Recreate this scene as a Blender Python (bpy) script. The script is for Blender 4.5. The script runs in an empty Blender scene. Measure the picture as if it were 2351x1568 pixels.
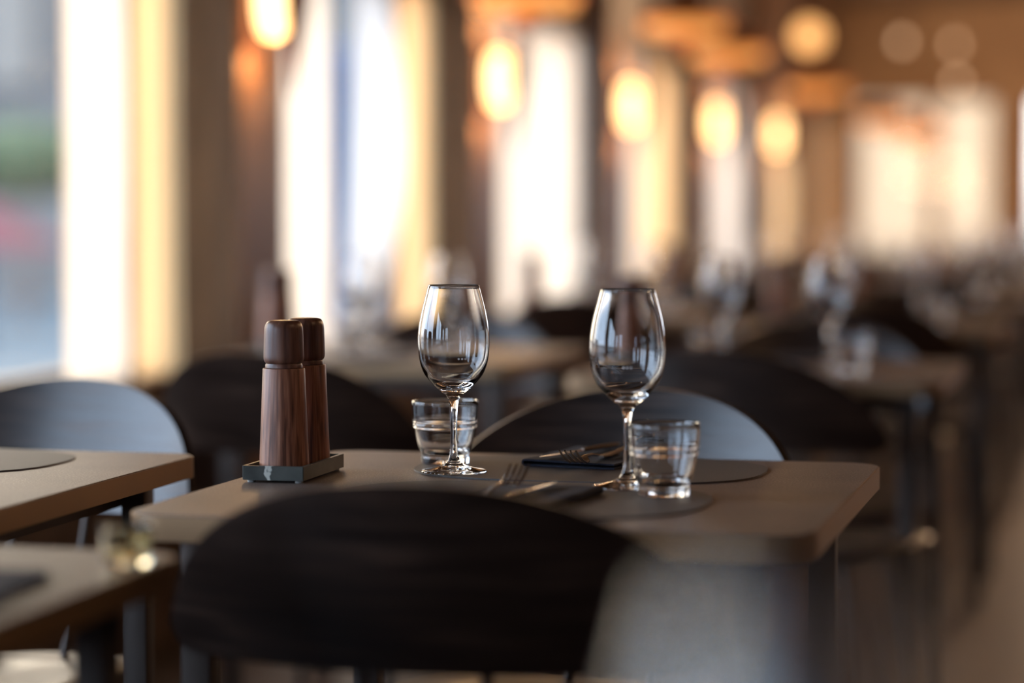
import bpy, bmesh, math, random
from mathutils import Vector, Matrix
random.seed(7)
S = bpy.context.scene
COL = S.collection
PI = math.pi

# ------------------------------------------------------------------ camera
F_PX = 5551.0
cam_d = bpy.data.cameras.new('camera')
cam = bpy.data.objects.new('camera', cam_d)
COL.objects.link(cam)
cam_d.sensor_width = 36.0
cam_d.lens = F_PX / 2351.0 * 36.0
cam.location = (0, 0, 1.05)
cam.rotation_euler = (math.radians(90 - 2.98), 0, math.radians(14.219))
cam_d.clip_start = 0.05
cam_d.clip_end = 300
cam_d.dof.use_dof = True
cam_d.dof.focus_distance = 2.78
cam_d.dof.aperture_fstop = 1.4
cam_d.dof.aperture_blades = 0
S.camera = cam

# ------------------------------------------------------------------ view
S.view_settings.view_transform = 'Standard'
S.view_settings.look = 'None'
S.view_settings.gamma = 1.0
S.view_settings.use_curve_mapping = False
S.view_settings.exposure = -0.12
S.cycles.use_denoising = True
S.cycles.max_bounces = 14
S.cycles.transmission_bounces = 12
S.cycles.transparent_max_bounces = 16
S.cycles.diffuse_bounces = 4
S.cycles.glossy_bounces = 6
S.cycles.sample_clamp_indirect = 6.0
S.cycles.caustics_refractive = False
S.cycles.caustics_reflective = True
S.cycles.blur_glossy = 0.5

# ------------------------------------------------------------------ world: evening sky, warm low sun glow ahead beyond the windows
W = bpy.data.worlds.new('evening_sky'); S.world = W; W.use_nodes = True
nt = W.node_tree; nt.nodes.clear()
def N(t, k, **kw):
    n = t.nodes.new(k)
    for a, b in kw.items(): setattr(n, a, b)
    return n
tc = N(nt, 'ShaderNodeTexCoord')
GLOW = Vector((-0.62, 0.77, 0.12)).normalized()
dp = N(nt, 'ShaderNodeVectorMath', operation='DOT_PRODUCT'); dp.inputs[1].default_value = GLOW
nt.links.new(tc.outputs['Generated'], dp.inputs[0])
mx = N(nt, 'ShaderNodeMath', operation='MAXIMUM'); mx.inputs[1].default_value = 0.0
nt.links.new(dp.outputs['Value'], mx.inputs[0])
pw = N(nt, 'ShaderNodeMath', operation='POWER'); pw.inputs[1].default_value = 5.0
nt.links.new(mx.outputs[0], pw.inputs[0])
SKY_BLUE, SKY_WARM = 3.9, 16.5
c1 = N(nt, 'ShaderNodeMix', data_type='RGBA', blend_type='MIX')
c1.inputs['A'].default_value = (0.50 * SKY_BLUE, 0.68 * SKY_BLUE, 1.0 * SKY_BLUE, 1)
c1.inputs['B'].default_value = (1.0 * SKY_WARM, 0.82 * SKY_WARM, 0.60 * SKY_WARM, 1)
nt.links.new(pw.outputs[0], c1.inputs['Factor'])
# brighter open sky behind and beside the camera
dp2 = N(nt, 'ShaderNodeVectorMath', operation='DOT_PRODUCT'); dp2.inputs[1].default_value = Vector((-0.80, -0.55, 0.22)).normalized()
nt.links.new(tc.outputs['Generated'], dp2.inputs[0])
mr2 = N(nt, 'ShaderNodeMapRange', interpolation_type='SMOOTHSTEP'); mr2.inputs['From Min'].default_value = .45; mr2.inputs['From Max'].default_value = .95
mr2.inputs['To Min'].default_value = 0.0; mr2.inputs['To Max'].default_value = 1.0
nt.links.new(dp2.outputs['Value'], mr2.inputs['Value'])
c3 = N(nt, 'ShaderNodeMix', data_type='RGBA'); c3.inputs['B'].default_value = (6.0, 7.6, 10.0, 1)
nt.links.new(mr2.outputs['Result'], c3.inputs['Factor']); nt.links.new(c1.outputs['Result'], c3.inputs['A'])
c1 = c3
sp = N(nt, 'ShaderNodeSeparateXYZ'); nt.links.new(tc.outputs['Generated'], sp.inputs[0])
mr = N(nt, 'ShaderNodeMapRange'); mr.inputs['From Min'].default_value = -0.03; mr.inputs['From Max'].default_value = 0.02
nt.links.new(sp.outputs['Z'], mr.inputs['Value'])
c2 = N(nt, 'ShaderNodeMix', data_type='RGBA')
c2.inputs['A'].default_value = (0.6, 0.62, 0.65, 1)
nt.links.new(mr.outputs['Result'], c2.inputs['Factor'])
nt.links.new(c1.outputs['Result'], c2.inputs['B'])
bg = N(nt, 'ShaderNodeBackground'); nt.links.new(c2.outputs['Result'], bg.inputs['Color'])
wo = N(nt, 'ShaderNodeOutputWorld'); nt.links.new(bg.outputs[0], wo.inputs[0])
W.cycles.sampling_method = 'MANUAL'; W.cycles.sample_map_resolution = 512

# ------------------------------------------------------------------ materials
def new_mat(name):
    m = bpy.data.materials.new(name); m.use_nodes = True
    t = m.node_tree
    return m, t, t.nodes['Principled BSDF']
def pbr(name, col, rough=.5, metal=0., **kw):
    m, t, b = new_mat(name)
    b.inputs['Base Color'].default_value = (*col, 1); b.inputs['Roughness'].default_value = rough
    b.inputs['Metallic'].default_value = metal
    for k, v in kw.items(): b.inputs[k].default_value = v
    return m
def ramp(t, stops):
    r = N(t, 'ShaderNodeValToRGB'); e = r.color_ramp.elements
    while len(e) > 1: e.remove(e[-1])
    e[0].position = stops[0][0]; e[0].color = (*stops[0][1], 1)
    for p, c in stops[1:]:
        x = e.new(p); x.color = (*c, 1)
    return r
def noisy(name, stops, scale=(1, 1, 1), nscale=8., detail=6., rough=.5, bump=0., metal=0., rough_var=0., distortion=0., coat=0.):
    m, t, b = new_mat(name)
    tcn = N(t, 'ShaderNodeTexCoord'); mp = N(t, 'ShaderNodeMapping'); mp.inputs['Scale'].default_value = scale
    t.links.new(tcn.outputs['Object'], mp.inputs[0])
    n = N(t, 'ShaderNodeTexNoise'); n.inputs['Scale'].default_value = nscale; n.inputs['Detail'].default_value = detail
    n.inputs['Distortion'].default_value = distortion
    t.links.new(mp.outputs[0], n.inputs['Vector'])
    r = ramp(t, stops); t.links.new(n.outputs['Fac'], r.inputs[0]); t.links.new(r.outputs[0], b.inputs['Base Color'])
    b.inputs['Roughness'].default_value = rough; b.inputs['Metallic'].default_value = metal
    if coat: b.inputs['Coat Weight'].default_value = coat; b.inputs['Coat Roughness'].default_value = .25
    if rough_var:
        q = N(t, 'ShaderNodeMapRange'); q.inputs['To Min'].default_value = rough - rough_var; q.inputs['To Max'].default_value = rough + rough_var
        q.inputs['From Min'].default_value = .3; q.inputs['From Max'].default_value = .7
        t.links.new(n.outputs['Fac'], q.inputs['Value']); t.links.new(q.outputs[0], b.inputs['Roughness'])
    if bump:
        bp = N(t, 'ShaderNodeBump'); bp.inputs['Strength'].default_value = bump; bp.inputs['Distance'].default_value = .002
        t.links.new(n.outputs['Fac'], bp.inputs['Height']); t.links.new(bp.outputs[0], b.inputs['Normal'])
    return m
M = {}
# table top: taupe stone-look laminate with fine pale speckle
m, t, b = new_mat('taupe_stone'); M['stone'] = m
tcn = N(t, 'ShaderNodeTexCoord')
n1 = N(t, 'ShaderNodeTexNoise'); n1.inputs['Scale'].default_value = 420; n1.inputs['Detail'].default_value = 4; n1.inputs['Roughness'].default_value = .7
n2 = N(t, 'ShaderNodeTexNoise'); n2.inputs['Scale'].default_value = 9; n2.inputs['Detail'].default_value = 6
t.links.new(tcn.outputs['Object'], n1.inputs['Vector']); t.links.new(tcn.outputs['Object'], n2.inputs['Vector'])
r1 = ramp(t, [(.35, (.112, .078, .064)), (.55, (.180, .130, .108)), (.68, (.52, .41, .35))]); t.links.new(n1.outputs['Fac'], r1.inputs[0])
r2 = ramp(t, [(.3, (.75, .74, .72)), (.7, (1.15, 1.1, 1.05))]); t.links.new(n2.outputs['Fac'], r2.inputs[0])
mm = N(t, 'ShaderNodeMix', data_type='RGBA', blend_type='MULTIPLY'); mm.inputs['Factor'].default_value = 1
t.links.new(r1.outputs[0], mm.inputs['A']); t.links.new(r2.outputs[0], mm.inputs['B']); t.links.new(mm.outputs['Result'], b.inputs['Base Color'])
bp = N(t, 'ShaderNodeBump'); bp.inputs['Strength'].default_value = .35; bp.inputs['Distance'].default_value = .0006
t.links.new(n1.outputs['Fac'], bp.inputs['Height']); t.links.new(bp.outputs[0], b.inputs['Normal'])
b.inputs['Roughness'].default_value = .42
M['band'] = pbr('bronze_edge', (.42, .26, .14), .36, .65)
M['leg'] = pbr('dark_bronze_steel', (.09, .07, .06), .42, .6)
M['veneer'] = noisy('dark_stained_veneer', [(.3, (.009, .0036, .002)), (.52, (.026, .0115, .0064)), (.72, (.070, .034, .020))],
                    scale=(1.6, 1.6, 22), nscale=4.0, detail=7, rough=.40, bump=.12, rough_var=.06, coat=.22, distortion=.6)
M['mat'] = noisy('taupe_leather', [(.35, (.085, .068, .060)), (.65, (.115, .093, .083))], nscale=500, rough=.55, bump=.25)
M['walnut'] = noisy('walnut', [(.30, (.085, .026, .012)), (.45, (.24, .083, .040)), (.58, (.37, .145, .075)), (.72, (.55, .25, .145))],
                    scale=(95, 95, 2.6), nscale=3.0, detail=8, rough=.40, bump=.1, distortion=.35)
M['walnut_dark'] = noisy('walnut_end', [(.28, (.075, .027, .016)), (.5, (.17, .068, .040)), (.72, (.28, .125, .076))],
                    scale=(55, 55, 3.0), nscale=3.0, detail=8, rough=.36, bump=.08, distortion=.35)
# marble: dark green grey, pale veins
m, t, b = new_mat('green_marble'); M['marble'] = m
tcn = N(t, 'ShaderNodeTexCoord'); n1 = N(t, 'ShaderNodeTexNoise'); n1.inputs['Scale'].default_value = 26; n1.inputs['Detail'].default_value = 7
t.links.new(tcn.outputs['Object'], n1.inputs['Vector'])
r1 = ramp(t, [(.3, (.034, .035, .028)), (.6, (.078, .078, .064)), (.8, (.13, .13, .108))]); t.links.new(n1.outputs['Fac'], r1.inputs[0])
wv = N(t, 'ShaderNodeTexWave', wave_type='BANDS', bands_direction='X'); wv.inputs['Scale'].default_value = 4.6; wv.inputs['Distortion'].default_value = 5.5; wv.inputs['Phase Offset'].default_value = 3.9
wv.inputs['Detail'].default_value = 3; wv.inputs['Detail Scale'].default_value = 6
t.links.new(tcn.outputs['Object'], wv.inputs['Vector'])
r2 = ramp(t, [(.965, (0, 0, 0)), (.992, (1, 1, 1))]); t.links.new(wv.outputs['Fac'], r2.inputs[0])
mm = N(t, 'ShaderNodeMix', data_type='RGBA'); mm.inputs['B'].default_value = (.62, .60, .52, 1)
t.links.new(r2.outputs[0], mm.inputs['Factor']); t.links.new(r1.outputs[0], mm.inputs['A']); t.links.new(mm.outputs['Result'], b.inputs['Base Color'])
b.inputs['Roughness'].default_value = .38; b.inputs['Specular IOR Level'].default_value = .3
# drinking glass
m, t, b = new_mat('clear_glass'); M['glass'] = m
b.inputs['Base Color'].default_value = (1, 1, 1, 1); b.inputs['Roughness'].default_value = 0.0
b.inputs['IOR'].default_value = 1.5; b.inputs['Transmission Weight'].default_value = 1.0
M['etch'] = pbr('etched_white', (.95, .95, .95), .7)
M['napkin'] = noisy('navy_linen', [(.4, (.010, .012, .024)), (.6, (.022, .025, .046))], nscale=700, rough=.85, bump=.4)
M['steel'] = pbr('polished_steel', (.62, .56, .50), .16, 1.)
M['copper'] = pbr('copper', (.62, .23, .085), .38, .85)
M['darkcopper'] = pbr('dark_copper', (.20, .075, .03), .4, .8)
M['black'] = pbr('black_cord', (.01, .01, .01), .5)
M['rubber'] = pbr('clear_bumper', (.35, .35, .33), .3)
M['wood_dark'] = noisy('dark_oak', [(.3, (.085, .050, .036)), (.55, (.135, .082, .060)), (.75, (.19, .12, .088))], scale=(14, 14, 1.0), nscale=3, detail=6, rough=.5, bump=.1)
M['gold_wood'] = noisy('golden_brown_oak', [(.3, (.13, .055, .018)), (.7, (.24, .11, .040))], scale=(14, 14, 1.), nscale=3, rough=.42)
M['wood_orange'] = noisy('orange_oak', [(.3, (.26, .11, .035)), (.7, (.42, .20, .07))], scale=(14, 14, 1.), nscale=3, rough=.45)
M['wall'] = noisy('brown_wall', [(.35, (.085, .055, .042)), (.65, (.125, .085, .066))], nscale=5, rough=.6)
M['ceiling'] = noisy('brown_slatted_ceiling', [(.35, (.10, .055, .03)), (.65, (.17, .10, .06))], scale=(1, 12, 1), nscale=3, rough=.55)
M['endwall'] = noisy('tan_end_wall', [(.35, (.28, .17, .10)), (.65, (.42, .28, .18))], nscale=1.6, rough=.6)
M['frame'] = pbr('bronze_window_frame', (.16, .10, .055), .4, .3)
# floor planks
m, t, b = new_mat('dark_plank_floor'); M['floor'] = m
tcn = N(t, 'ShaderNodeTexCoord'); mp = N(t, 'ShaderNodeMapping'); mp.inputs['Rotation'].default_value = (0, 0, PI / 2)
t.links.new(tcn.outputs['Object'], mp.inputs[0])
bk = N(t, 'ShaderNodeTexBrick'); bk.inputs['Scale'].default_value = 1.0; bk.inputs['Brick Width'].default_value = 1.6; bk.inputs['Row Height'].default_value = .14
bk.inputs['Mortar Size'].default_value = .003; bk.inputs['Color1'].default_value = (.034, .017, .012, 1); bk.inputs['Color2'].default_value = (.055, .027, .018, 1); bk.inputs['Mortar'].default_value = (.012, .007, .005, 1)
t.links.new(mp.outputs[0], bk.inputs['Vector']); t.links.new(bk.outputs['Color'], b.inputs['Base Color']); b.inputs['Roughness'].default_value = .5
def emis(name, col, st):
    m, t, b = new_mat(name)
    b.inputs['Base Color'].default_value = (*col, 1); b.inputs['Emission Color'].default_value = (*col, 1); b.inputs['Emission Strength'].default_value = st
    return m
M['bulb'] = emis('warm_bulb', (1., .50, .17), 2.2)
M['sconce_bulb'] = emis('warm_sconce_bulb', (1., .62, .27), 5.)
M['amber'] = emis('amber_diffuser', (1., .40, .10), 1.0)
M['spot_bulb'] = emis('small_spot_bulb', (1., .66, .40), 2.)
# curtain: sheer cloth passing daylight
def cloth(name, dif, tr, fac=.6, see=.0):
    m = bpy.data.materials.new(name); m.use_nodes = True; t = m.node_tree; t.nodes.clear()
    d = N(t, 'ShaderNodeBsdfDiffuse'); d.inputs[0].default_value = (*dif, 1)
    tl = N(t, 'ShaderNodeBsdfTranslucent'); tl.inputs[0].default_value = (*tr, 1)
    mxn = N(t, 'ShaderNodeMixShader'); mxn.inputs[0].default_value = fac
    t.links.new(d.outputs[0], mxn.inputs[1]); t.links.new(tl.outputs[0], mxn.inputs[2])
    tp = N(t, 'ShaderNodeBsdfTransparent'); mx2 = N(t, 'ShaderNodeMixShader'); mx2.inputs[0].default_value = see
    t.links.new(mxn.outputs[0], mx2.inputs[1]); t.links.new(tp.outputs[0], mx2.inputs[2])
    o = N(t, 'ShaderNodeOutputMaterial'); t.links.new(mx2.outputs[0], o.inputs[0])
    return m
M['sheer_cream'] = cloth('sheer_cream_cloth', (.85, .74, .60), (.98, .85, .70), .86, .06)
M['sheer_gold'] = cloth('sheer_gold_cloth', (.80, .52, .26), (1.0, .70, .37), .88, .05)
M['sheer_amber'] = cloth('sheer_amber_cloth', (.50, .24, .07), (.80, .42, .15), .6, .0)
M['sheer_dense'] = cloth('dense_cream_cloth', (.80, .66, .48), (.95, .80, .60), .55, .0)
M['sheer_white'] = cloth('sheer_white_cloth', (.88, .88, .87), (.92, .91, .90), .65, .10)
# window pane: thin clear glass
m = bpy.data.materials.new('window_glass'); m.use_nodes = True; t = m.node_tree; t.nodes.clear(); M['pane'] = m
tp = N(t, 'ShaderNodeBsdfTransparent'); tp.inputs[0].default_value = (.96, .97, .97, 1)
gl = N(t, 'ShaderNodeBsdfGlossy'); gl.inputs['Roughness'].default_value = .0
mxn = N(t, 'ShaderNodeMixShader'); mxn.inputs[0].default_value = .05; t.links.new(tp.outputs[0], mxn.inputs[1]); t.links.new(gl.outputs[0], mxn.inputs[2])
o = N(t, 'ShaderNodeOutputMaterial'); t.links.new(mxn.outputs[0], o.inputs[0])
M['pavement'] = noisy('pale_blue_grey_paving', [(.35, (.085, .125, .14)), (.65, (.11, .15, .165))], nscale=.6, rough=.5)
M['facade'] = noisy('grey_facade', [(.35, (.070, .070, .066)), (.65, (.105, .10, .092))], nscale=.4, rough=.8)
M['facade_pale'] = pbr('pale_facade_panel', (.19, .16, .13), .8)
M['leaf'] = noisy('hedge_green', [(.3, (.03, .06, .022)), (.7, (.085, .12, .045))], nscale=5, rough=.8)
M['red'] = pbr('red_canvas', (.19, .035, .04), .7)
M['blue'] = pbr('deep_blue_paint', (.022, .07, .15), .5)

# ------------------------------------------------------------------ mesh helpers
def obj(name, bm, mat, parent=None, smooth=True, loc=None):
    me = bpy.data.meshes.new(name); bmesh.ops.recalc_face_normals(bm, faces=bm.faces[:]) if bm.faces else None
    bm.to_mesh(me); bm.free()
    if smooth:
        for p in me.polygons: p.use_smooth = True
        me.set_sharp_from_angle(angle=math.radians(42))
    me.materials.append(mat)
    o = bpy.data.objects.new(name, me); COL.objects.link(o)
    if parent: o.parent = parent
    if loc: o.location = loc
    return o
def tag(o, label, cat, group=None, kind=None):
    o['label'] = label; o['category'] = cat
    if group: o['group'] = group
    if kind: o['kind'] = kind
    return o
def thing(name, label, cat, loc=(0, 0, 0), rz=0, group=None):
    o = bpy.data.objects.new(name, None); COL.objects.link(o); o.location = loc; o.rotation_euler = (0, 0, rz)
    o.empty_display_size = .05
    return tag(o, label, cat, group)
def copy_tree(o, parent=None):
    c = o.copy(); COL.objects.link(c); c.parent = parent
    for ch in [x for x in bpy.data.objects if x.parent == o]: copy_tree(ch, c)
    return c
def struct(name, bm, mat, parent=None, smooth=False):
    o = obj(name, bm, mat, parent, smooth)
    if parent is None: o['kind'] = 'structure'
    return o
def box(bm, x0, x1, y0, y1, z0, z1, bev=0.):
    r = bmesh.ops.create_cube(bm, size=1)
    vs = r['verts']
    for v in vs: v.co = Vector(((x0 + x1) / 2 + v.co.x * (x1 - x0), (y0 + y1) / 2 + v.co.y * (y1 - y0), (z0 + z1) / 2 + v.co.z * (z1 - z0)))
    if bev:
        es = list({e for v in vs for e in v.link_edges})
        bmesh.ops.bevel(bm, geom=es, offset=bev, segments=2, affect='EDGES', profile=.6)
    return bm
def bx(*a, bev=0.):
    return box(bmesh.new(), *a, bev=bev)
def lathe(profile, seg=64, bm=None, centre=(0, 0, 0)):
    """profile: list of (r, z); r == 0 closes at the axis."""
    bm = bm or bmesh.new(); rings = []
    cx, cy, cz = centre
    for r, z in profile:
        if r < 1e-6: rings.append([bm.verts.new((cx, cy, cz + z))])
        else: rings.append([bm.verts.new((cx + r * math.cos(2 * PI * i / seg), cy + r * math.sin(2 * PI * i / seg), cz + z)) for i in range(seg)])
    for a, b in zip(rings[:-1], rings[1:]):
        if len(a) == 1 and len(b) == 1: continue
        for i in range(seg):
            j = (i + 1) % seg
            if len(a) == 1: bm.faces.new((a[0], b[i], b[j]))
            elif len(b) == 1: bm.faces.new((a[i], a[j], b[0]))
            else: bm.faces.new((a[i], a[j], b[j], b[i]))
    return bm
def smooth_profile(pts, n=4):
    """Catmull-Rom through (r, z)."""
    out = []
    for i in range(len(pts) - 1):
        p0 = pts[max(i - 1, 0)]; p1 = pts[i]; p2 = pts[i + 1]; p3 = pts[min(i + 2, len(pts) - 1)]
        for k in range(n):
            u = k / n
            out.append(tuple(max(0, .5 * ((2 * b) + (-a + c) * u + (2 * a - 5 * b + 4 * c - d) * u * u + (-a + 3 * b - 3 * c + d) * u ** 3)) if q == 0 else
                             .5 * ((2 * b) + (-a + c) * u + (2 * a - 5 * b + 4 * c - d) * u * u + (-a + 3 * b - 3 * c + d) * u ** 3)
                             for q, (a, b, c, d) in enumerate(zip(p0, p1, p2, p3))))
    out.append(pts[-1])
    return out
def tube(bm, pts, r, seg=12):
    pts = [Vector(p) for p in pts]; rings = []
    rr = r if isinstance(r, (list, tuple)) else [r] * len(pts)
    for i, p in enumerate(pts):
        d = (pts[min(i + 1, len(pts) - 1)] - pts[max(i - 1, 0)]).normalized()
        a = d.cross(Vector((0, 0, 1)));
        if a.length < .05: a = d.cross(Vector((1, 0, 0)))
        a.normalize(); b = d.cross(a)
        rings.append([bm.verts.new(p + (a * math.cos(2 * PI * k / seg) + b * math.sin(2 * PI * k / seg)) * rr[i]) for k in range(seg)])
    for a, b in zip(rings[:-1], rings[1:]):
        for k in range(seg): bm.faces.new((a[k], a[(k + 1) % seg], b[(k + 1) % seg], b[k]))
    bm.faces.new(rings[0][::-1]); bm.faces.new(rings[-1])
    return bm
def slab(outline, z0, z1, bev=0.):
    """extrude a closed outline [(x, y)] from z0 to z1"""
    bm = bmesh.new()
    lo = [bm.verts.new((x, y, z0)) for x, y in outline]; hi = [bm.verts.new((x, y, z1)) for x, y in outline]
    bm.faces.new(lo[::-1]); top = bm.faces.new(hi); n = len(outline)
    for i in range(n): bm.faces.new((lo[i], lo[(i + 1) % n], hi[(i + 1) % n], hi[i]))
    if bev: bmesh.ops.bevel(bm, geom=list(top.edges), offset=bev, segments=2, affect='EDGES')
    return bm
def rrect(w, d, r, n=8):
    out = []
    for cx_, cy_, a0 in ((w / 2 - r, d / 2 - r, 0), (-w / 2 + r, d / 2 - r, 90), (-w / 2 + r, -d / 2 + r, 180), (w / 2 - r, -d / 2 + r, 270)):
        for k in range(n + 1):
            a = math.radians(a0 + 90 * k / n); out.append((cx_ + r * math.cos(a), cy_ + r * math.sin(a)))
    return out
def superellipse(rx, ry, e, n=72):
    out = []
    for k in range(n):
        a = 2 * PI * k / n; c, s = math.cos(a), math.sin(a)
        out.append((rx * math.copysign(abs(c) ** (2 / e), c), ry * math.copysign(abs(s) ** (2 / e), s)))
    return out

# ------------------------------------------------------------------ structure
WX = -2.30               # inner face of the window wall
P0, PER, CW, CP = 5.765, 2.30, .34, .12      # pilaster start, period, width, projection
Y0, Y1, XR, ZC = -3.0, 19.5, 5.5, 2.75
SILL, HEAD = .65, 1.86
struct('floor', bx(WX - .25, XR + .2, Y0 - .2, Y1 + .2, -.1, 0), M['floor'])
struct('ceiling', bx(WX - .25, XR + .2, Y0 - .2, Y1 + .2, ZC, ZC + .1), M['ceiling'])
struct('wall_right', bx(XR, XR + .2, Y0, Y1, 0, ZC), M['wall'])
bm = bmesh.new()
box(bm, WX - .2, XR, Y0 - .2, Y0, 0, .65); box(bm, WX - .2, XR, Y0 - .2, Y0, 2.1, ZC)
for a, c in ((WX - .2, -1.9), (-1.1, 3.2), (4.0, XR)): box(bm, a, c, Y0 - .2, Y0, .65, 2.1)
struct('wall_back', bm, M['wall'])
bm = bmesh.new()
box(bm, WX - .2, WX, Y0, Y1, 0, SILL); box(bm, WX - .2, WX, Y0, Y1, HEAD, ZC)
starts = [P0 + PER * k for k in range(-4, 6)]
for s in starts: box(bm, WX - .2, WX + CP, s, s + CW, .0, ZC)
struct('wall_left', bm, M['wood_dark'])
EY = Y1
bm = bmesh.new()
box(bm, WX - .25, XR + .2, EY, EY + .2, 0, .7); box(bm, WX - .25, XR + .2, EY, EY + .2, 2.0, ZC)
edges = [(WX - .25, -2.12), (-1.0, -.72), (.45, .75), (1.95, 2.25), (3.45, XR + .2)]
for a, c in edges: box(bm, a, c, EY, EY + .2, .7, 2.0)
struct('wall_far', bm, M['endwall'])
for k, s in enumerate(starts[3:], 1):     # golden wood facing on the front of each pilaster
    struct('trim_%d' % k, bx(WX + CP, WX + CP + .012, s, s + CW, 0, ZC), M['gold_wood'])
# windows along the left wall
def window(n, axis, a, c, z0, z1, pos, mull=(.5,), fm=None):
    fm = fm or M['frame']
    def B(bm, u0, u1, w0, w1, v0, v1):
        if axis == 'y': box(bm, pos + v0, pos + v1, u0, u1, w0, w1)
        else: box(bm, u0, u1, pos + v0, pos + v1, w0, w1)
    fw_ = .035
    bm = bmesh.new()
    B(bm, a, a + fw_, z0, z1, -.03, .03); B(bm, c - fw_, c, z0, z1, -.03, .03)
    B(bm, a + fw_, c - fw_, z0, z0 + fw_, -.03, .03); B(bm, a + fw_, c - fw_, z1 - fw_, z1, -.03, .03)
    for q in mull:
        y = a + (c - a) * q; mw = .02 if axis == 'y' else .05; B(bm, y - mw, y + mw, z0 + fw_, z1 - fw_, -.028, .028)
    w = struct('window_%d' % n, bm, fm)
    bm = bmesh.new(); B(bm, a + fw_ * .5, c - fw_ * .5, z0 + fw_ * .5, z1 - fw_ * .5, -.003, .003)
    obj('pane', bm, M['pane'], w, smooth=False)
    bm = bmesh.new()
    return w
wi = 0
for k, s in enumerate(starts[:-1]):
    wi += 1
    window(wi, 'y', s + CW, starts[k + 1], SILL, HEAD, WX - .12, mull=(.5,))
wi += 1; window(wi, 'y', starts[-1] + CW, Y1 - .02, SILL, HEAD, WX - .12)
wi += 1; window(wi, 'y', Y0, starts[0], SILL, HEAD, WX - .12, mull=())
for (a, c) in ((-2.12, -1.0), (-.72, .45), (.75, 1.95), (2.25, 3.45)):
    wi += 1
    window(wi, 'x', a, c, .7, 2.0, EY + .1, mull=(.57,) if a < -2 else (.5,), fm=M['wood_orange'])

for (a, c) in ((-1.9, -1.1), (3.2, 4.0)):
    wi += 1; window(wi, 'x', a, c, .65, 2.1, Y0 - .1)

# curtains
def curtain(y0, y1, mat, label, waves=None, amp=.022, x=WX - .035, gather=None, lean=None, z0=SILL + .004, z1=HEAD - .03, axis='y', group=None):
    bm = bmesh.new(); n = 60; m_ = 14; waves = waves or max(3, (y1 - y0) / .07)
    grid = []
    for j in range(m_ + 1):
        v = j / m_; z = z0 + (z1 - z0) * v; row = []
        for i in range(n + 1):
            u = i / n; a, c = y0, y1
            if gather: c = y1 + gather(v)
            if lean: a = y0 + lean(v)
            y = a + (c - a) * u; d = amp * math.sin(u * waves * 2 * PI + .6 * math.sin(3 * v))
            row.append(bm.verts.new((x + d, y, z) if axis == 'y' else (y, x + d, z)))
        grid.append(row)
    for j in range(m_):
        for i in range(n): bm.faces.new((grid[j][i], grid[j][i + 1], grid[j + 1][i + 1], grid[j + 1][i]))
    o = obj('curtain', bm, mat); tag(o, label, 'curtain', group)
    return o
G = 'sheer curtains in the window bays'
e = .01
curtain(5.08, 5.425, M['sheer_cream'], 'pale cream curtain beside the clear window nearest the tables, just before the first pilaster', group=G)
curtain(5.485, P0 - e, M['sheer_gold'], 'narrow golden curtain touching the first wooden pilaster', group=G)
curtain(P0 + CW + e, 6.91, M['sheer_cream'], 'bright cream curtain directly behind the first pilaster, above the pepper mills', group=G)
curtain(7.24, 7.68, M['sheer_white'], 'white curtain with a bowed edge beside a strip of blue', gather=lambda v: -.45 * max(0, 1 - 2 * v) ** 2 - .22 * max(0, 2 * v - 1) ** 2, lean=lambda v: -.14 * (1 - v) ** 2, group=G)
curtain(7.71, P0 + PER - e, M['sheer_gold'], 'golden curtain against the near side of the second pilaster', group=G)
names = ['third', 'fourth', 'fifth', 'sixth']
for k in range(1, 5):
    s0 = P0 + PER * k + CW + e; s1 = P0 + PER * (k + 1) - e; md = s0 + (s1 - s0) * .52
    curtain(s0, md - .02, M['sheer_cream'], 'cream curtain covering the nearer half of the %s window bay' % names[k - 1], group=G)
    curtain(md, s1, M['sheer_gold'] if k % 2 == 0 else M['sheer_cream'], 'curtain covering the further half of the %s window bay' % names[k - 1], group=G)
curtain(17.63, 19.45, M['sheer_amber'], 'orange-gold curtain in the last side window, touching the end wall corner', group=G)
curtain(-2.10, -1.49, M['sheer_dense'], 'cream curtain in the end wall window beside the corner', x=EY + .165, z0=.72, z1=1.97, axis='x', group=G)
curtain(-1.485, -1.01, M['sheer_dense'], 'yellow curtain in the end wall window beyond the orange mullion', x=EY + .165, z0=.72, z1=1.97, axis='x', group=G)

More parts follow.
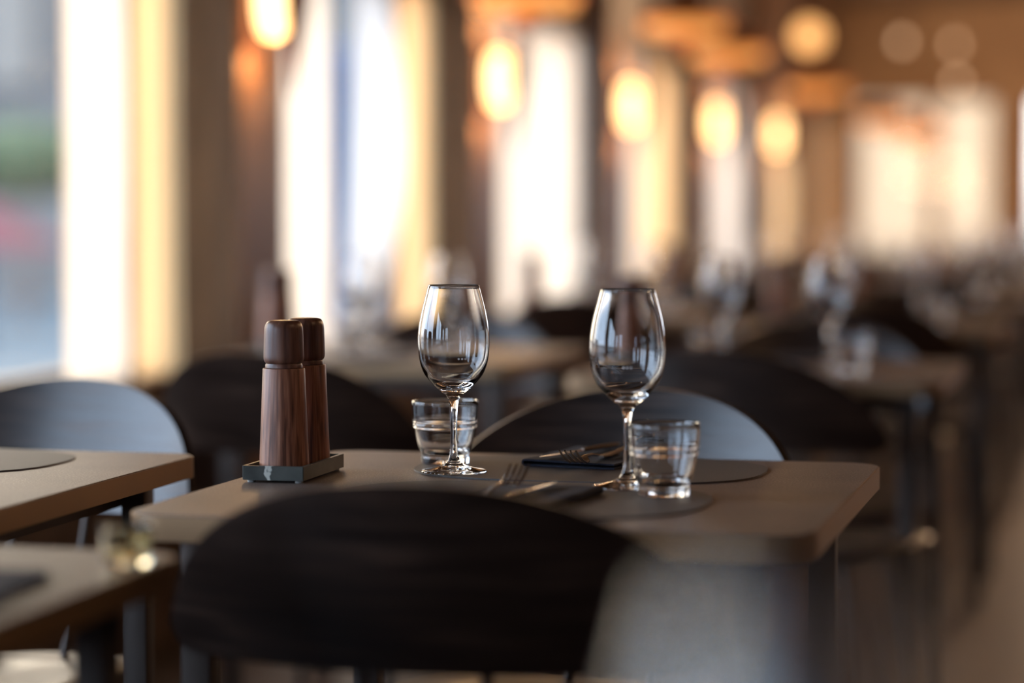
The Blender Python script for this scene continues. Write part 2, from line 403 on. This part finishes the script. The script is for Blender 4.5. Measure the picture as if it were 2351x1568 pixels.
# ------------------------------------------------------------------ sconces on the pilasters
def make_sconce():
    r = thing('wall_sconce', 'x', 'wall lamp', group='wall lamps on the pilasters')
    bm = bx(0, .012, -.05, .05, -.14, .14, bev=.003); obj('back_plate', bm, M['darkcopper'], r)
    bm = tube(bmesh.new(), [(.01, 0, .10), (.06, 0, .12), (.13, 0, .10)], .007); obj('arm', bm, M['darkcopper'], r)
    bm = lathe(smooth_profile([(0, -.09), (.03, -.075), (.042, -.02), (.042, .04), (.03, .09), (0, .10)]), 24, centre=(.065, 0, 0)); obj('bulb', bm, M['sconce_bulb'], r)
    # tear-drop half shade on the room side
    bm = bmesh.new(); prof = [(.004, -.24), (.02, -.16), (.042, -.06), (.056, .04), (.05, .12), (.03, .17)]
    prof = smooth_profile(prof, 4); seg = 14; rows = []
    for pr_, z in prof:
        rows.append([bm.verts.new((.125 + pr_ * math.cos(-PI / 2 + PI * i / seg) * .9 - .01, pr_ * 1.0 * math.sin(-PI / 2 + PI * i / seg), z)) for i in range(seg + 1)])
    for a, b2 in zip(rows[:-1], rows[1:]):
        for i in range(seg): bm.faces.new((a[i], a[i + 1], b2[i + 1], b2[i]))
    bmesh.ops.solidify(bm, geom=bm.faces[:], thickness=.003)
    obj('lamp_shade', bm, M['darkcopper'], r)
    for z in (-.15, .17):
        l = bpy.data.lights.new('sconce_light', 'POINT'); l.energy = 3.2; l.color = (1, .60, .28); l.shadow_soft_size = .02
        lo = bpy.data.objects.new('sconce_light', l); COL.objects.link(lo); lo.location = (.075, 0, z); lo.parent = r
    return r
sc0 = make_sconce()
ordn = ['first', 'second', 'third', 'fourth', 'fifth', 'sixth', 'seventh', 'eighth']
for k in range(0, 5):
    o = sc0 if k == 0 else copy_tree(sc0)
    o.location = (WX + CP + .012, P0 + PER * k + .065, 1.59 if k == 0 else 1.50 + .012 * k)
    o['label'] = 'glowing wall lamp with dark teardrop shade on the %s pilaster from the near tables' % ordn[k]

# ------------------------------------------------------------------ pendants
def make_pendant():
    r = thing('pendant_lamp', 'x', 'pendant lamp', group='copper pendants over the tables by the windows')
    bm = tube(bmesh.new(), [(0, 0, .05), (0, 0, 1.6)], .003, 8); obj('cord', bm, M['black'], r)
    out = [(.012, .06), (.05, .05), (.12, .02), (.165, -.03), (.168, -.045)]
    bm = lathe(smooth_profile(out, 3) + smooth_profile([(.164, -.045), (.160, -.028), (.115, .014), (.05, .043), (.012, .052)], 3), 40); obj('lamp_shade', bm, M['copper'], r)
    bm = lathe([(0, -.085), (.135, -.083), (.146, -.074), (.148, -.03), (.12, .0), (0, .002)], 40); obj('amber_diffuser', bm, M['amber'], r)
    bm = lathe([(0, -.135), (.045, -.13), (.048, -.11), (.02, -.09), (.006, -.06), (0, -.055)], 24); obj('diffuser_cap', bm, M['copper'], r)
    return r
pd0 = make_pendant()
pend = [((-1.62, 6.55, 1.70), 'closest of the hanging ones, above the end of the pepper mill table'),
        ((-1.53, 8.55, 1.78), 'hanging between the second and third pilasters'),
        ((-1.53, 9.52, 1.74), 'wide and sharply orange, hanging before the third and fourth pilasters'),
        ((-1.53, 12.35, 1.74), 'low, hanging before the end windows'),
        ((-1.45, 14.9, 1.68), 'far, hanging before the cream end wall window'),
        ((-1.30, 15.6, 1.62), 'furthest, beside the orange mullion')]
for k, (p, tx) in enumerate(pend):
    o = pd0 if k == 0 else copy_tree(pd0)
    o.location = p; o['label'] = 'copper pendant lamp, ' + tx
def make_globe():
    r = thing('globe_pendant', 'x', 'pendant lamp')
    obj('cord', tube(bmesh.new(), [(0, 0, .05), (0, 0, 1.2)], .003, 8), M['black'], r)
    obj('globe', lathe([(0, -.075)] + [(.075 * math.sin(PI * i / 12), -.075 * math.cos(PI * i / 12)) for i in range(1, 12)] + [(0, .075)], 24), M['bulb'], r)
    obj('cap', lathe([(0, .06), (.03, .065), (.03, .10), (0, .105)], 16), M['darkcopper'], r)
    return r
g = make_globe(); g.location = (-1.60, 12.6, 1.98); g['label'] = 'bright round orange globe pendant lamp glowing below the ceiling'
def make_small():
    r = thing('bulb_pendant', 'x', 'pendant lamp', group='small bare bulbs hanging near the end wall')
    obj('cord', tube(bmesh.new(), [(0, 0, .02), (0, 0, 1.2)], .002, 8), M['black'], r)
    obj('bulb', lathe([(0, -.03), (.02, -.02), (.028, 0), (.02, .02), (.01, .035), (0, .036)], 16), M['spot_bulb'], r)
    return r
sb = make_small()
for k, (p, tx) in enumerate([((-1.34, 15, 2.11), 'high, beside the orange globe'), ((-1.005, 15, 1.86), 'lowest of the three near the end wall'),
                             ((-1.10, 16.2, 2.17), 'faintest and highest, between the other two')]):
    o = sb if k == 0 else copy_tree(sb)
    o.location = p; o['label'] = 'small warm hanging bulb, ' + tx
for o in [o for o in bpy.data.objects if o.name.startswith('cord')]:
    zz = o.parent.location.z                      # cut every cord at the ceiling
    o.scale.z = (ZC - zz) / (1.6 if o.parent.name.startswith('pendant_lamp') else 1.2)
# added warm fill lights, out of view over the aisle, each under an invented disc
for k, (x, y, e_) in enumerate([(1.6, 2.2, 18), (1.8, 6.0, 36), (1.6, 10, 80), (1.0, 14, 120), (3.8, 4.5, 18), (.2, 16.6, 170)]):
    l = bpy.data.lights.new('added_fill_light', 'POINT'); l.energy = e_; l.color = (1, .62, .34); l.shadow_soft_size = .08
    lo = bpy.data.objects.new('added_fill_light', l); COL.objects.link(lo); lo.location = (x, y, ZC - .15)
    cl = obj('added_ceiling_disc', lathe([(0, -.04), (.05, -.04), (.07, -.03), (.08, 0), (0, 0)], 24), M['darkcopper']); cl.location = (x, y, ZC)
    tag(cl, 'small round copper disc added above an unseen fill light over the aisle', 'ceiling lamp', 'added discs above the fill lights over the aisle')

# ------------------------------------------------------------------ outside the windows
bm = bx(-60, WX - .3, -20, 90, -.25, -.12); box(bm, WX - .3, 60, Y1 + .25, 90, -.25, -.12); box(bm, WX - .3, 60, -20, Y0 - .25, -.25, -.12)
struct('ground', bm, M['pavement'])
r = thing('street_building', 'grey building front with pale upper panels beyond the clear window', 'building', (-22, 34, -.12), math.radians(-22))
obj('facade', bx(-9, 14, 0, .5, 0, 9), M['facade'], r, smooth=False)
for k, (a, c) in enumerate(((4.1, 5.6), (6.8, 8.0))): obj('pale_panel', bx(a, c, -.12, -.002, 3.0, 8), M['facade_pale'], r, smooth=False)
def blob(name, label, cat, loc, rx, ry, rz, mat, seed):
    bm = bmesh.new(); bmesh.ops.create_icosphere(bm, subdivisions=4, radius=1)
    rnd = random.Random(seed); ph = [rnd.uniform(0, 6) for _ in range(6)]
    for v in bm.verts:
        c = v.co; k = 1 + .08 * math.sin(7 * c.x + ph[0]) * math.sin(6 * c.y + ph[1]) + .06 * math.sin(11 * c.z + ph[2]) + rnd.uniform(-.03, .03)
        v.co = Vector((c.x * rx * k, c.y * ry * k, max(0, rz + c.z * rz * k)))
    o = obj(name, bm, mat); o.location = loc; tag(o, label, cat); return o
tr = thing('small_tree', 'small green tree outside the clear window', 'tree', (-11.75, 24.5, -.12))
cr = blob('crown', 'x', 'x', (0, 0, 1.35), 1.2, .9, .42, M['leaf'], 3); del cr['label']; del cr['category']; cr.parent = tr
obj('trunk', tube(bmesh.new(), [(0, 0, 0), (.03, 0, .8), (0, 0, 1.5)], [.09, .07, .05]), M['wood_dark'], tr)
r = thing('red_parasol', 'red parasol outside the clear window', 'parasol', (-9.6, 19.2, -.12))
obj('canopy', lathe([(0, 1.33), (.05, 1.31), (.75, .90), (.74, .88), (.05, 1.28), (0, 1.29)], 8), M['red'], r, smooth=False)
obj('pole', tube(bmesh.new(), [(0, 0, 0), (0, 0, 1.30)], .02), M['leg'], r)
r = thing('blue_advertising_column', 'deep blue column outside, seen beside the bowed white curtain', 'column', (-5.55, 16.5, -.12))
obj('shaft', lathe([(0, 0), (.5, 0), (.5, 2.3), (.46, 2.35), (0, 2.35)], 32), M['blue'], r, smooth=False)
obj('base', lathe([(0, 0), (.58, 0), (.58, .12), (.5, .13), (0, .13)], 32), M['leg'], r, smooth=False)

# ------------------------------------------------------------------ tables
TT = .75
def make_table():
    r = thing('dining_table', 'x', 'table')
    o = obj('tabletop', slab(rrect(.696, .69, .045, 10), TT - .026, TT, .0012), M['stone'], r, smooth=False)
    # edge band: ring around the slab
    bm = bmesh.new(); oo = rrect(.700, .694, .047, 10); ii = rrect(.6962, .6902, .0451, 10); n = len(oo)
    R = [[bm.verts.new((x, y, z)) for x, y in q] for q, z in ((oo, TT - .0262), (oo, TT - .0014), (ii, TT - .0014), (ii, TT - .0262))]
    for a in range(4):
        b2 = (a + 1) % 4
        for i in range(n): bm.faces.new((R[a][i], R[a][(i + 1) % n], R[b2][(i + 1) % n], R[b2][i]))
    obj('edge_band', bm, M['band'], r, smooth=False)
    bm = bmesh.new(); box(bm, -.27, .27, -.27, -.24, .69, TT - .0265); box(bm, -.27, .27, .24, .27, .69, TT - .0265)
    box(bm, -.27, -.24, -.24, .24, .69, TT - .0265); box(bm, .24, .27, -.24, .24, .69, TT - .0265)
    obj('under_frame', bm, M['leg'], r, smooth=False)
    for sx in (-1, 1):
        for sy in (-1, 1): obj('leg', bx(sx * .285 - .016, sx * .285 + .016, sy * .285 - .016, sy * .285 + .016, 0, TT - .0265, bev=.003), M['leg'], r)
    return r
tb0 = make_table()
A = [(-.631, 2.597)] + [(-.665, 2.6 + 2.13 * k) for k in range(1, 8)]
B_ = [(-1.468, 2.50)] + [(-1.53, 5.05 + 2.37 * (k - 1)) for k in range(1, 6)]
TABS = [('A', k, p) for k, p in enumerate(A)] + [('B', k, p) for k, p in enumerate(B_)]
far = ['', 'first', 'second', 'third', 'fourth', 'fifth', 'sixth', 'seventh']
def tname(row, k):
    if row == 'A': return '%s table behind the centre one' % far[k]
    return '%s window-side table behind the mills' % far[k]
first = True
for row, k, (x, y) in TABS:
    o = tb0 if first else copy_tree(tb0); first = False
    o.location = (x, y, 0)
    o.rotation_euler.z = math.radians(.9) if (row, k) == ('B', 0) else 0
    o['label'] = {('A', 0): 'square taupe table carrying the mills, two wine glasses and two tumblers in focus',
                  ('B', 0): 'taupe square table on the window side of the centre table, with one dark placemat'}.get((row, k), 'blurred square taupe table, the ' + tname(row, k))
    o['group'] = 'square restaurant tables'
tC = copy_tree(tb0); tC.location = (-1.152, 1.66, 0); tC['label'] = 'blurred near table beside the big dark chair back, carrying a dark napkin'; tC['group'] = 'square restaurant tables'
tD = copy_tree(tb0); tD.location = (-.07, .66, 0); tD['label'] = 'near table below the camera, under the hazy out-of-focus wine glass'; tD['group'] = 'square restaurant tables'

# ------------------------------------------------------------------ chairs
def make_chair():
    r = thing('dining_chair', 'x', 'chair')
    # back panel: half-moon veneer shell, bent on a cylinder; outer face towards -Y at local (0,0)
    Wd, R, top, ht, ex, tilt, zb = .288, .417, .819, .194, 2.096, .35, .640
    bm = bmesh.new(); nx, nz = 60, 16; th = .012
    def col(s):
        zt = top - ht + ht * max(0, 1 - abs(s) ** ex) ** (1 / ex)
        k = abs(s); zlo = zb
        sc_ = .988
        zlo = zb + .03 * max(0, (k - .90) / .1) ** 2.2
        return max(zt, zlo + .0), zlo
    sides = []
    for off in (0, th):
        rows = []
        for i in range(nx + 1):
            s = -1 + 2 * i / nx; s *= .992; zt, zl = col(s); a = s * Wd / R
            ring = []
            for j in range(nz + 1):
                z = zl + (zt - zl) * j / nz
                rr = R - off
                ring.append(bm.verts.new((rr * math.sin(a), R - rr * math.cos(a) - (z - .7) * tilt, z)))
            rows.append(ring)
        sides.append(rows)
    o_, i_ = sides
    for i in range(nx):
        for j in range(nz):
            bm.faces.new((o_[i][j], o_[i + 1][j], o_[i + 1][j + 1], o_[i][j + 1])); bm.faces.new((i_[i][j], i_[i][j + 1], i_[i + 1][j + 1], i_[i + 1][j]))
    for i in range(nx):
        for j in (0, nz): bm.faces.new((o_[i][j], o_[i + 1][j], i_[i + 1][j], i_[i][j]))
    for j in range(nz):
        for i in (0, nx): bm.faces.new((o_[i][j], o_[i][j + 1], i_[i][j + 1], i_[i][j]))
    obj('backrest', bm, M['veneer'], r)
    # seat
    ol = superellipse(.225, .215, 3.2, 60); bm = bmesh.new(); rings = []
    for f, z in ((1., 0.), (1., .010), (.96, .016), (.7, .010), (.35, .005)):
        rings.append([bm.verts.new((x * f, .30 + y * f, .435 + z + .012 * abs(x / .225) ** 2)) for x, y in ol])
    for a, b2 in zip(rings[:-1], rings[1:]):
        for i in range(60): bm.faces.new((a[i], a[(i + 1) % 60], b2[(i + 1) % 60], b2[i]))
    bm.faces.new(rings[0][::-1]); bm.faces.new(rings[-1])
    obj('seat', bm, M['veneer'], r)
    for sx in (-1, 1):
        obj('back_post', tube(bmesh.new(), [(sx * .057, .115, .43), (sx * .057, .085, .50), (sx * .057, .036, .66), (sx * .057, .0215, .70)], .006), M['leg'], r)
    obj('seat_frame', tube(bmesh.new(), [(-.16, .15, .428), (.16, .15, .428), (.16, .45, .428), (-.16, .45, .428), (-.16, .15, .428)], .008), M['leg'], r)
    for sx in (-1, 1):
        for y0, y1 in ((.15, .10), (.45, .50)): obj('leg', tube(bmesh.new(), [(sx * .16, y0, .43), (sx * .21, y1, 0)], [.011, .008]), M['leg'], r)
    return r
ch0 = make_chair()
CH = [(-.604, 2.034, .054, 'large dark wooden chair back blocking the near side of the centre table'),
      (-.622, 3.138, PI - .16, 'dark chair across the centre table with a pale sheen on its curved back'),
      (-1.442, 3.14, PI - .125, 'chair with streaky reflections on its back behind the table at the picture edge'),
      (-.672, 4.161, -.314, 'dark chair back seen behind the sheened chair, turned away at the first table behind'),
      (-1.425, 3.88, -.17, 'dark chair back rising behind the pepper mills, turned away'),
      (-.80, 1.205, .0, 'very blurred pale-topped chair back in the bottom corner beside the near table')]
for k, (x, y, rz, lb) in enumerate(CH):
    o = ch0 if k == 0 else copy_tree(ch0)
    o.location = (x, y, 0); o.rotation_euler.z = rz; o['label'] = lb; o['group'] = 'dark bentwood dining chairs'
rnd = random.Random(5)
for row, k, (x, y) in TABS:
    if k == 0: continue
    for side in (-1, 1):
        if side == -1 and k == 1: continue
        o = copy_tree(ch0); o.location = (x + rnd.uniform(-.03, .03), y + side * .57, 0); o.rotation_euler.z = (0 if side < 0 else PI) + rnd.uniform(-.15, .15)
        o['label'] = 'blurred dark chair, %s side of the %s' % ('near' if side < 0 else 'far', tname(row, k)); o['group'] = 'dark bentwood dining chairs'

# ------------------------------------------------------------------ table settings
# placemat
MATZ = TT + .002
def placemat(x, y, rx, ry, label, g_='taupe placemats'):
    o = obj('placemat', slab(superellipse(rx, ry, 2.7), 0, .002, .0004), M['mat'], smooth=False); o.location = (x, y, TT); return tag(o, label, 'placemat', g_)
pm0 = placemat(-.61, 2.787, .207, .150, 'oval taupe placemat under the sharp wine glass and the far napkin')
placemat(-.622, 2.468, .207, .158, 'oval taupe placemat under the nearer tumbler')
placemat(-1.452, 2.685, .207, .150, 'dark-edged placemat on the table at the picture edge')
# wine glass
wine_out = smooth_profile([(0, .0006), (.020, .0006), (.0365, 0), (.0380, .0012), (.0365, .0026), (.028, .0040), (.016, .0070), (.0085, .0118), (.0052, .020), (.0042, .032), (.0038, .050), (.0040, .066),
     (.0052, .079), (.0085, .0885), (.0145, .0935), (.0205, .0985), (.0270, .105), (.0340, .1140), (.0385, .125), (.0408, .137), (.0417, .152), (.0409, .168), (.0378, .186), (.0335, .203), (.0300, .2165)], 3)
wine_in = smooth_profile([(.0296, .2176), (.0291, .2165), (.0326, .203), (.0369, .186), (.0400, .168), (.0408, .152), (.0398, .137), (.0374, .1262), (.0325, .1165), (.0250, .1080), (.0160, .1030), (.0070, .1010), (0, .1006)], 3)
def make_wine(seg=72, dots=True):
    r = thing('wine_glass', 'x', 'wine glass')
    obj('glass_body', lathe(wine_out + wine_in, seg), M['glass'], r)
    if dots:
        bm = bmesh.new()
        for i in (-1, 0, 1):
            a = -PI / 2 + math.radians(14.2) + math.radians(15 + i * 5.6)
            c = Vector((math.cos(a) * .0404, math.sin(a) * .0404, .1340)); nrm = Vector((math.cos(a), math.sin(a), -.15)).normalized()
            mt = Matrix.Translation(c + nrm * .0004) @ nrm.to_track_quat('Z', 'Y').to_matrix().to_4x4()
            bmesh.ops.create_circle(bm, cap_ends=True, segments=12, radius=.0013, matrix=mt)
        d = obj('etched_dots', bm, M['etch'], r, smooth=False); d['label'] = 'three small white etched dots'
    return r
w0 = make_wine()
w0.location = (-.7547, 2.7026, MATZ); w0['label'] = 'sharp empty wine glass nearest the pepper mills, in front of a tumbler'; w0['group'] = 'wine glasses'
w1 = copy_tree(w0); w1.location = (-.5270, 2.5950, MATZ); w1['label'] = 'slightly soft empty wine glass behind the nearer tumbler'; w1['group'] = 'wine glasses'
w1.rotation_euler.z = math.radians(-18)
# tumbler
tum_out = [(0, .0015), (.022, .0010), (.0275, 0), (.0288, .0012), (.0292, .006), (.0287, .0095), (.0292, .012), (.0318, .019), (.0345, .027), (.0365, .036), (.0373, .041), (.0375, .0425), (.0388, .0440), (.0392, .046), (.0389, .048),
           (.0387, .0495), (.0393, .0512), (.0394, .054), (.0400, .064), (.0405, .0745)]
tum_in = [(.0400, .0757), (.0388, .0750), (.0380, .064), (.0372, .054), (.0362, .047), (.0350, .040), (.0325, .030), (.0290, .020), (.0235, .0130), (.014, .0105), (0, .0100)]
def make_tumbler(seg=72):
    o = obj('tumbler', lathe(smooth_profile(tum_out, 2) + smooth_profile(tum_in, 2), seg), M['glass'])
    return tag(o, 'x', 'drinking glass', 'water tumblers')
t0 = make_tumbler(); t0.location = (-.7928, 2.80, MATZ); t0['label'] = 'ridged water tumbler standing behind the sharp wine glass'
t1 = t0.copy(); COL.objects.link(t1); t1.location = (-.4745, 2.5330, MATZ); t1.scale = (.955, .955, 1.02); t1['label'] = 'ridged water tumbler in front of the softer wine glass'
# mills and marble tray
def make_mill():
    r = thing('pepper_mill', 'x', 'pepper mill')
    obj('body', lathe([(0, 0), (.0278, 0), (.0286, .001), (.0285, .004), (.0262, .06), (.0241, .1135), (.0237, .1145), (.0205, .1148), (0, .1148)], 64), M['walnut'], r, smooth=True)
    obj('neck', lathe([(0, .1149), (.0205, .1149), (.0213, .1152), (.0212, .1180), (.0205, .1200), (0, .1200)], 48), M['walnut_dark'], r)
    h = obj('head', lathe([(0, .1201), (.0195, .1201)] + smooth_profile([(.0205, .1203), (.0222, .1225), (.0230, .1262), (.0229, .135), (.0222, .156), (.0212, .163), (.0186, .1675), (.0140, .1690), (.006, .1694), (0, .1694)], 3), 64), M['walnut_dark'], r)
    return r
ml0 = make_mill(); ml0.location = (-.9275, 2.602, .762); ml0['label'] = 'walnut mill at the front of the green marble tray'; ml0['group'] = 'walnut mills'
ml1 = copy_tree(ml0); ml1.location = (-.9255, 2.670, .762); ml1['label'] = 'walnut mill half hidden behind the front mill on the marble tray'; ml1.rotation_euler.z = 2.1; ml1['group'] = 'walnut mills'
for q in [q for q in bpy.data.objects if q.parent in (ml0, ml1)]:
    for p in q.data.polygons: p.use_smooth = True
def make_tray():
    r = thing('marble_tray', 'x', 'tray')
    bm = bmesh.new(); ou = rrect(.072, .158, .001, 2); nn = rrect(.064, .150, .004, 2); n = len(ou)
    rings = [[bm.verts.new((x, y, z)) for x, y in q] for q, z in ((ou, .003), (ou, .019), (nn, .019), (nn, .0118))]
    for a, b2 in zip(rings[:-1], rings[1:]):
        for i in range(n): bm.faces.new((a[i], a[(i + 1) % n], b2[(i + 1) % n], b2[i]))
    bm.faces.new(rings[0][::-1]); bm.faces.new(rings[-1])
    obj('slab', bm, M['marble'], r, smooth=False)
    for sx in (-1, 1):
        for sy in (-1, 1): obj('foot', lathe([(0, 0), (.0045, 0), (.005, .0028), (0, .003)], 16, centre=(sx * .028, sy * .07, 0)), M['rubber'], r)
    return r
tr0 = make_tray(); tr0.location = (-.9265, 2.6335, TT); tr0.rotation_euler.z = math.radians(1.5)
tr0['label'] = 'dark green marble tray with a pale vein, under the two sharp walnut mills'; tr0['group'] = 'marble mill trays'

# cutlery: along +Y local from the handle (0) to the tip
def strip(sections, cross=8):
    """sections: (y, halfwidth, z, thickness)"""
    bm = bmesh.new(); rings = []
    for y, w, z, th in sections:
        rings.append([bm.verts.new((w * math.cos(2 * PI * i / cross), y, z + th / 2 * math.sin(2 * PI * i / cross))) for i in range(cross)])
    for a, b2 in zip(rings[:-1], rings[1:]):
        for i in range(cross): bm.faces.new((a[i], a[(i + 1) % cross], b2[(i + 1) % cross], b2[i]))
    bm.faces.new(rings[0][::-1]); bm.faces.new(rings[-1])
    return bm
def make_fork(L=.17):
    r = thing('fork', 'x', 'fork')
    k = L / .19
    obj('handle', strip([(0, .004, .002, .002), (.01, .008, .002, .0028), (.06 * k, .006, .003, .003), (.10 * k, .0032, .008, .0032), (.125 * k, .0035, .008, .003), (.135 * k, .009, .0055, .0022), (.142 * k, .0125, .0035, .002)]), M['steel'], r)
    for i in range(4):
        x = (-1.5 + i) * .0066
        bm = bmesh.new(); tube(bm, [(x * .9, .138 * k, .0035), (x, .150 * k, .0030), (x, .163 * k, .0065), (x * 1.02, .176 * k, .0120), (x * 1.04, .188 * k, .0195)], [.0018, .0019, .0018, .0016, .0010], 8)
        obj('tine', bm, M['steel'], r)
    return r
def make_knife(L=.185):
    r = thing('table_knife', 'x', 'knife'); k = L / .2
    obj('handle', strip([(0, .005, .004, .005), (.02, .0085, .004, .007), (.08 * k, .006, .004, .006), (.095 * k, .005, .004, .005)]), M['steel'], r)
    obj('blade', strip([(.095 * k, .006, .004, .003), (.115 * k, .0095, .004, .0018), (.16 * k, .0105, .004, .0014), (.187 * k, .008, .004, .001), (.2 * k, .0015, .004, .0006)]), M['steel'], r)
    return r
def make_napkin(w=.115, d=.19):
    r = bmesh.new(); n = 14
    # two folded layers with a rounded fold on the -X side and slight sag
    prof = []
    for k in range(9):
        a = PI / 2 + PI * k / 8; prof.append((-w / 2 + .004 + .0042 * math.cos(a), .0045 + .0042 * math.sin(a)))
    inner = [(-w / 2 + .004 + .0022 * math.cos(PI / 2 + PI * k / 8), .0045 + .0022 * math.sin(PI / 2 + PI * k / 8)) for k in range(8, -1, -1)]
    loop = [(w / 2, .0068)] + [(w / 4, .0072), (0, .0078), (-w / 4, .0085)] + prof + [(w / 2, .0003), (w / 2, .0022)] + [(0, .0026)] + inner[0:] + [(0, .0056), (w / 2, .0050)]
    rings = []
    for j in range(n + 1):
        y = -d / 2 + d * j / n
        rings.append([r.verts.new((x + .0015 * math.sin(j * .7), y, z * (1 + .06 * math.sin(j * 1.1)))) for x, z in loop])
    m_ = len(loop)
    for a, b2 in zip(rings[:-1], rings[1:]):
        for i in range(m_): r.faces.new((a[i], a[(i + 1) % m_], b2[(i + 1) % m_], b2[i]))
    for ring in (rings[0][::-1], rings[-1]):
        try: r.faces.new(ring)
        except ValueError: pass
    o = obj('napkin', r, M['napkin'], smooth=False)
    return tag(o, 'x', 'napkin', 'folded navy napkins')
nk0 = make_napkin(.118, .175); nk0.location = (-.622, 2.862, MATZ); nk0.rotation_euler.z = math.radians(-9); nk0['label'] = 'folded navy napkin under cutlery between the two wine glasses'
nk1 = nk0.copy(); COL.objects.link(nk1); nk1.location = (-.610, 2.445, MATZ); nk1.rotation_euler.z = math.radians(171); nk1['label'] = 'folded navy napkin partly hidden by the large chair back'
NT = MATZ + .0088
fk0 = make_fork(); fk0.location = (-.599, 2.885, NT - .002); fk0.rotation_euler = (math.radians(0), 0, math.radians(180 - 8)); fk0['label'] = 'dark fork with upturned tines crossing the knife on the far napkin'; fk0['group'] = 'forks'
kn0 = make_knife(.19); kn0.location = (-.612, 2.952, NT); kn0.rotation_euler = (0, math.radians(4), math.radians(180 - 17)); kn0['label'] = 'shiny table knife pointing out over the far napkin'; kn0['group'] = 'table knives'
kn2 = make_knife(.15); kn2.location = (-.57, 2.93, NT); kn2.rotation_euler = (0, 0, math.radians(150))
bpy.data.objects.remove(kn2.children[0], do_unlink=True); bpy.data.objects.remove(kn2.children[0], do_unlink=True); bpy.data.objects.remove(kn2, do_unlink=True)
def make_spoon(L=.17):
    r = thing('spoon', 'x', 'spoon')
    obj('handle', strip([(0, .004, .003, .003), (.015, .008, .003, .003), (.07, .005, .004, .003), (.11, .003, .008, .003), (.122, .004, .0085, .003)]), M['steel'], r)
    bm = bmesh.new(); rings = []
    for f, dz in ((1., .0085), (.8, .0045), (.5, .0018), (.15, .0006)):
        rings.append([bm.verts.new((.0175 * f * math.cos(2 * PI * i / 24), .143 + .024 * f * math.sin(2 * PI * i / 24), dz)) for i in range(24)])
    for a, b2 in zip(rings[:-1], rings[1:]):
        for i in range(24): bm.faces.new((a[i], a[(i + 1) % 24], b2[(i + 1) % 24], b2[i]))
    bm.faces.new(rings[-1]); bmesh.ops.solidify(bm, geom=bm.faces[:], thickness=.0012)
    obj('bowl', bm, M['steel'], r)
    return r
spn = make_spoon(); spn.location = (-.600, 2.800, NT); spn.rotation_euler = (0, 0, math.radians(-6)); spn['label'] = 'small spoon resting beside the fork on the far napkin'
fk1 = copy_tree(fk0); fk1.location = (-.640, 2.325, NT - .004); fk1.rotation_euler = (math.radians(3), 0, math.radians(-6)); fk1['label'] = 'blurred fork with raised tines above the large chair back'; fk1['group'] = 'forks'
kn1 = copy_tree(kn0); kn1.location = (-.612, 2.325, NT); kn1.rotation_euler = (0, math.radians(-12), math.radians(-7)); kn1['label'] = 'gleaming knife on the near napkin above the chair back'; kn1['group'] = 'table knives'

# settings on the other tables (offsets as on the centre table)
posn = {'w1': (-.125, .105), 'w2': (.105, .0), 't1': (-.163, .203), 't2': (.157, -.065)}
def setting(row, k, x, y, mill=True):
    nm = tname(row, k)
    for key, (dx, dy) in (('w1', posn['w1']), ('w2', posn['w2'])):
        o = copy_tree(wfar); o.location = (x + dx, y + dy, TT); o['label'] = 'blurred wine glass, %s side of the %s' % ('far' if key == 'w1' else 'near', nm); o['group'] = 'wine glasses'
    for key in ('t1', 't2'):
        dx, dy = posn[key]; o = t0.copy(); COL.objects.link(o); o.location = (x + dx, y + dy, TT); o['label'] = 'blurred tumbler, %s side of the %s' % ('far' if key == 't1' else 'near', nm)
    for s_, ang in ((1, -9), (-1, 171)):
        o = nk0.copy(); COL.objects.link(o); o.location = (x + .01, y + s_ * .23, TT + .0); o.rotation_euler.z = math.radians(ang); o['label'] = 'blurred dark napkin, %s side of the %s' % ('far' if s_ > 0 else 'near', nm)
    o = copy_tree(tr0); o.location = (x - .296, y + .036, TT); o['label'] = 'blurred mill tray on the ' + nm; o['group'] = 'marble mill trays'
    for dy, w_ in ((.002, 'nearer'), (.070, 'further')):
        o = copy_tree(ml0); o.location = (x - .296, y + dy, .762); o['label'] = '%s blurred walnut mill on the %s' % (w_, nm); o['group'] = 'walnut mills'
wfar = make_wine(48, dots=False); wfar['group'] = 'wine glasses'
wfar.location = (-.085, .634, TT); wfar['label'] = 'huge hazy out-of-focus wine glass close to the camera at the bottom'
for row, k, (x, y) in TABS:
    if k: setting(row, k, x, y)
# near table C: napkin and glass
o = nk0.copy(); COL.objects.link(o); o.location = (-.905, 1.74, TT); o.rotation_euler.z = math.radians(8); o['label'] = 'very blurred dark napkin on the near table beside the big chair back'

wfar.scale = (.93, .93, .915)

M['yellow_glass'] = pbr('pale_yellow_glass', (1.0, .93, .70), .02, **{'Transmission Weight': 1.0, 'IOR': 1.45})
o = obj('glass_candle_holder', lathe(smooth_profile([(0, 0), (.020, 0), (.024, .003), (.026, .03), (.027, .052), (.0262, .0535), (.0245, .052), (.0235, .03), (.021, .008), (0, .007)], 2), 40), M['yellow_glass'])
o.location = (-.832, 1.93, TT); o.scale = (.85, .85, .62); tag(o, 'small pale yellow glass holder on the near table, below the corner of the centre table', 'candle holder')
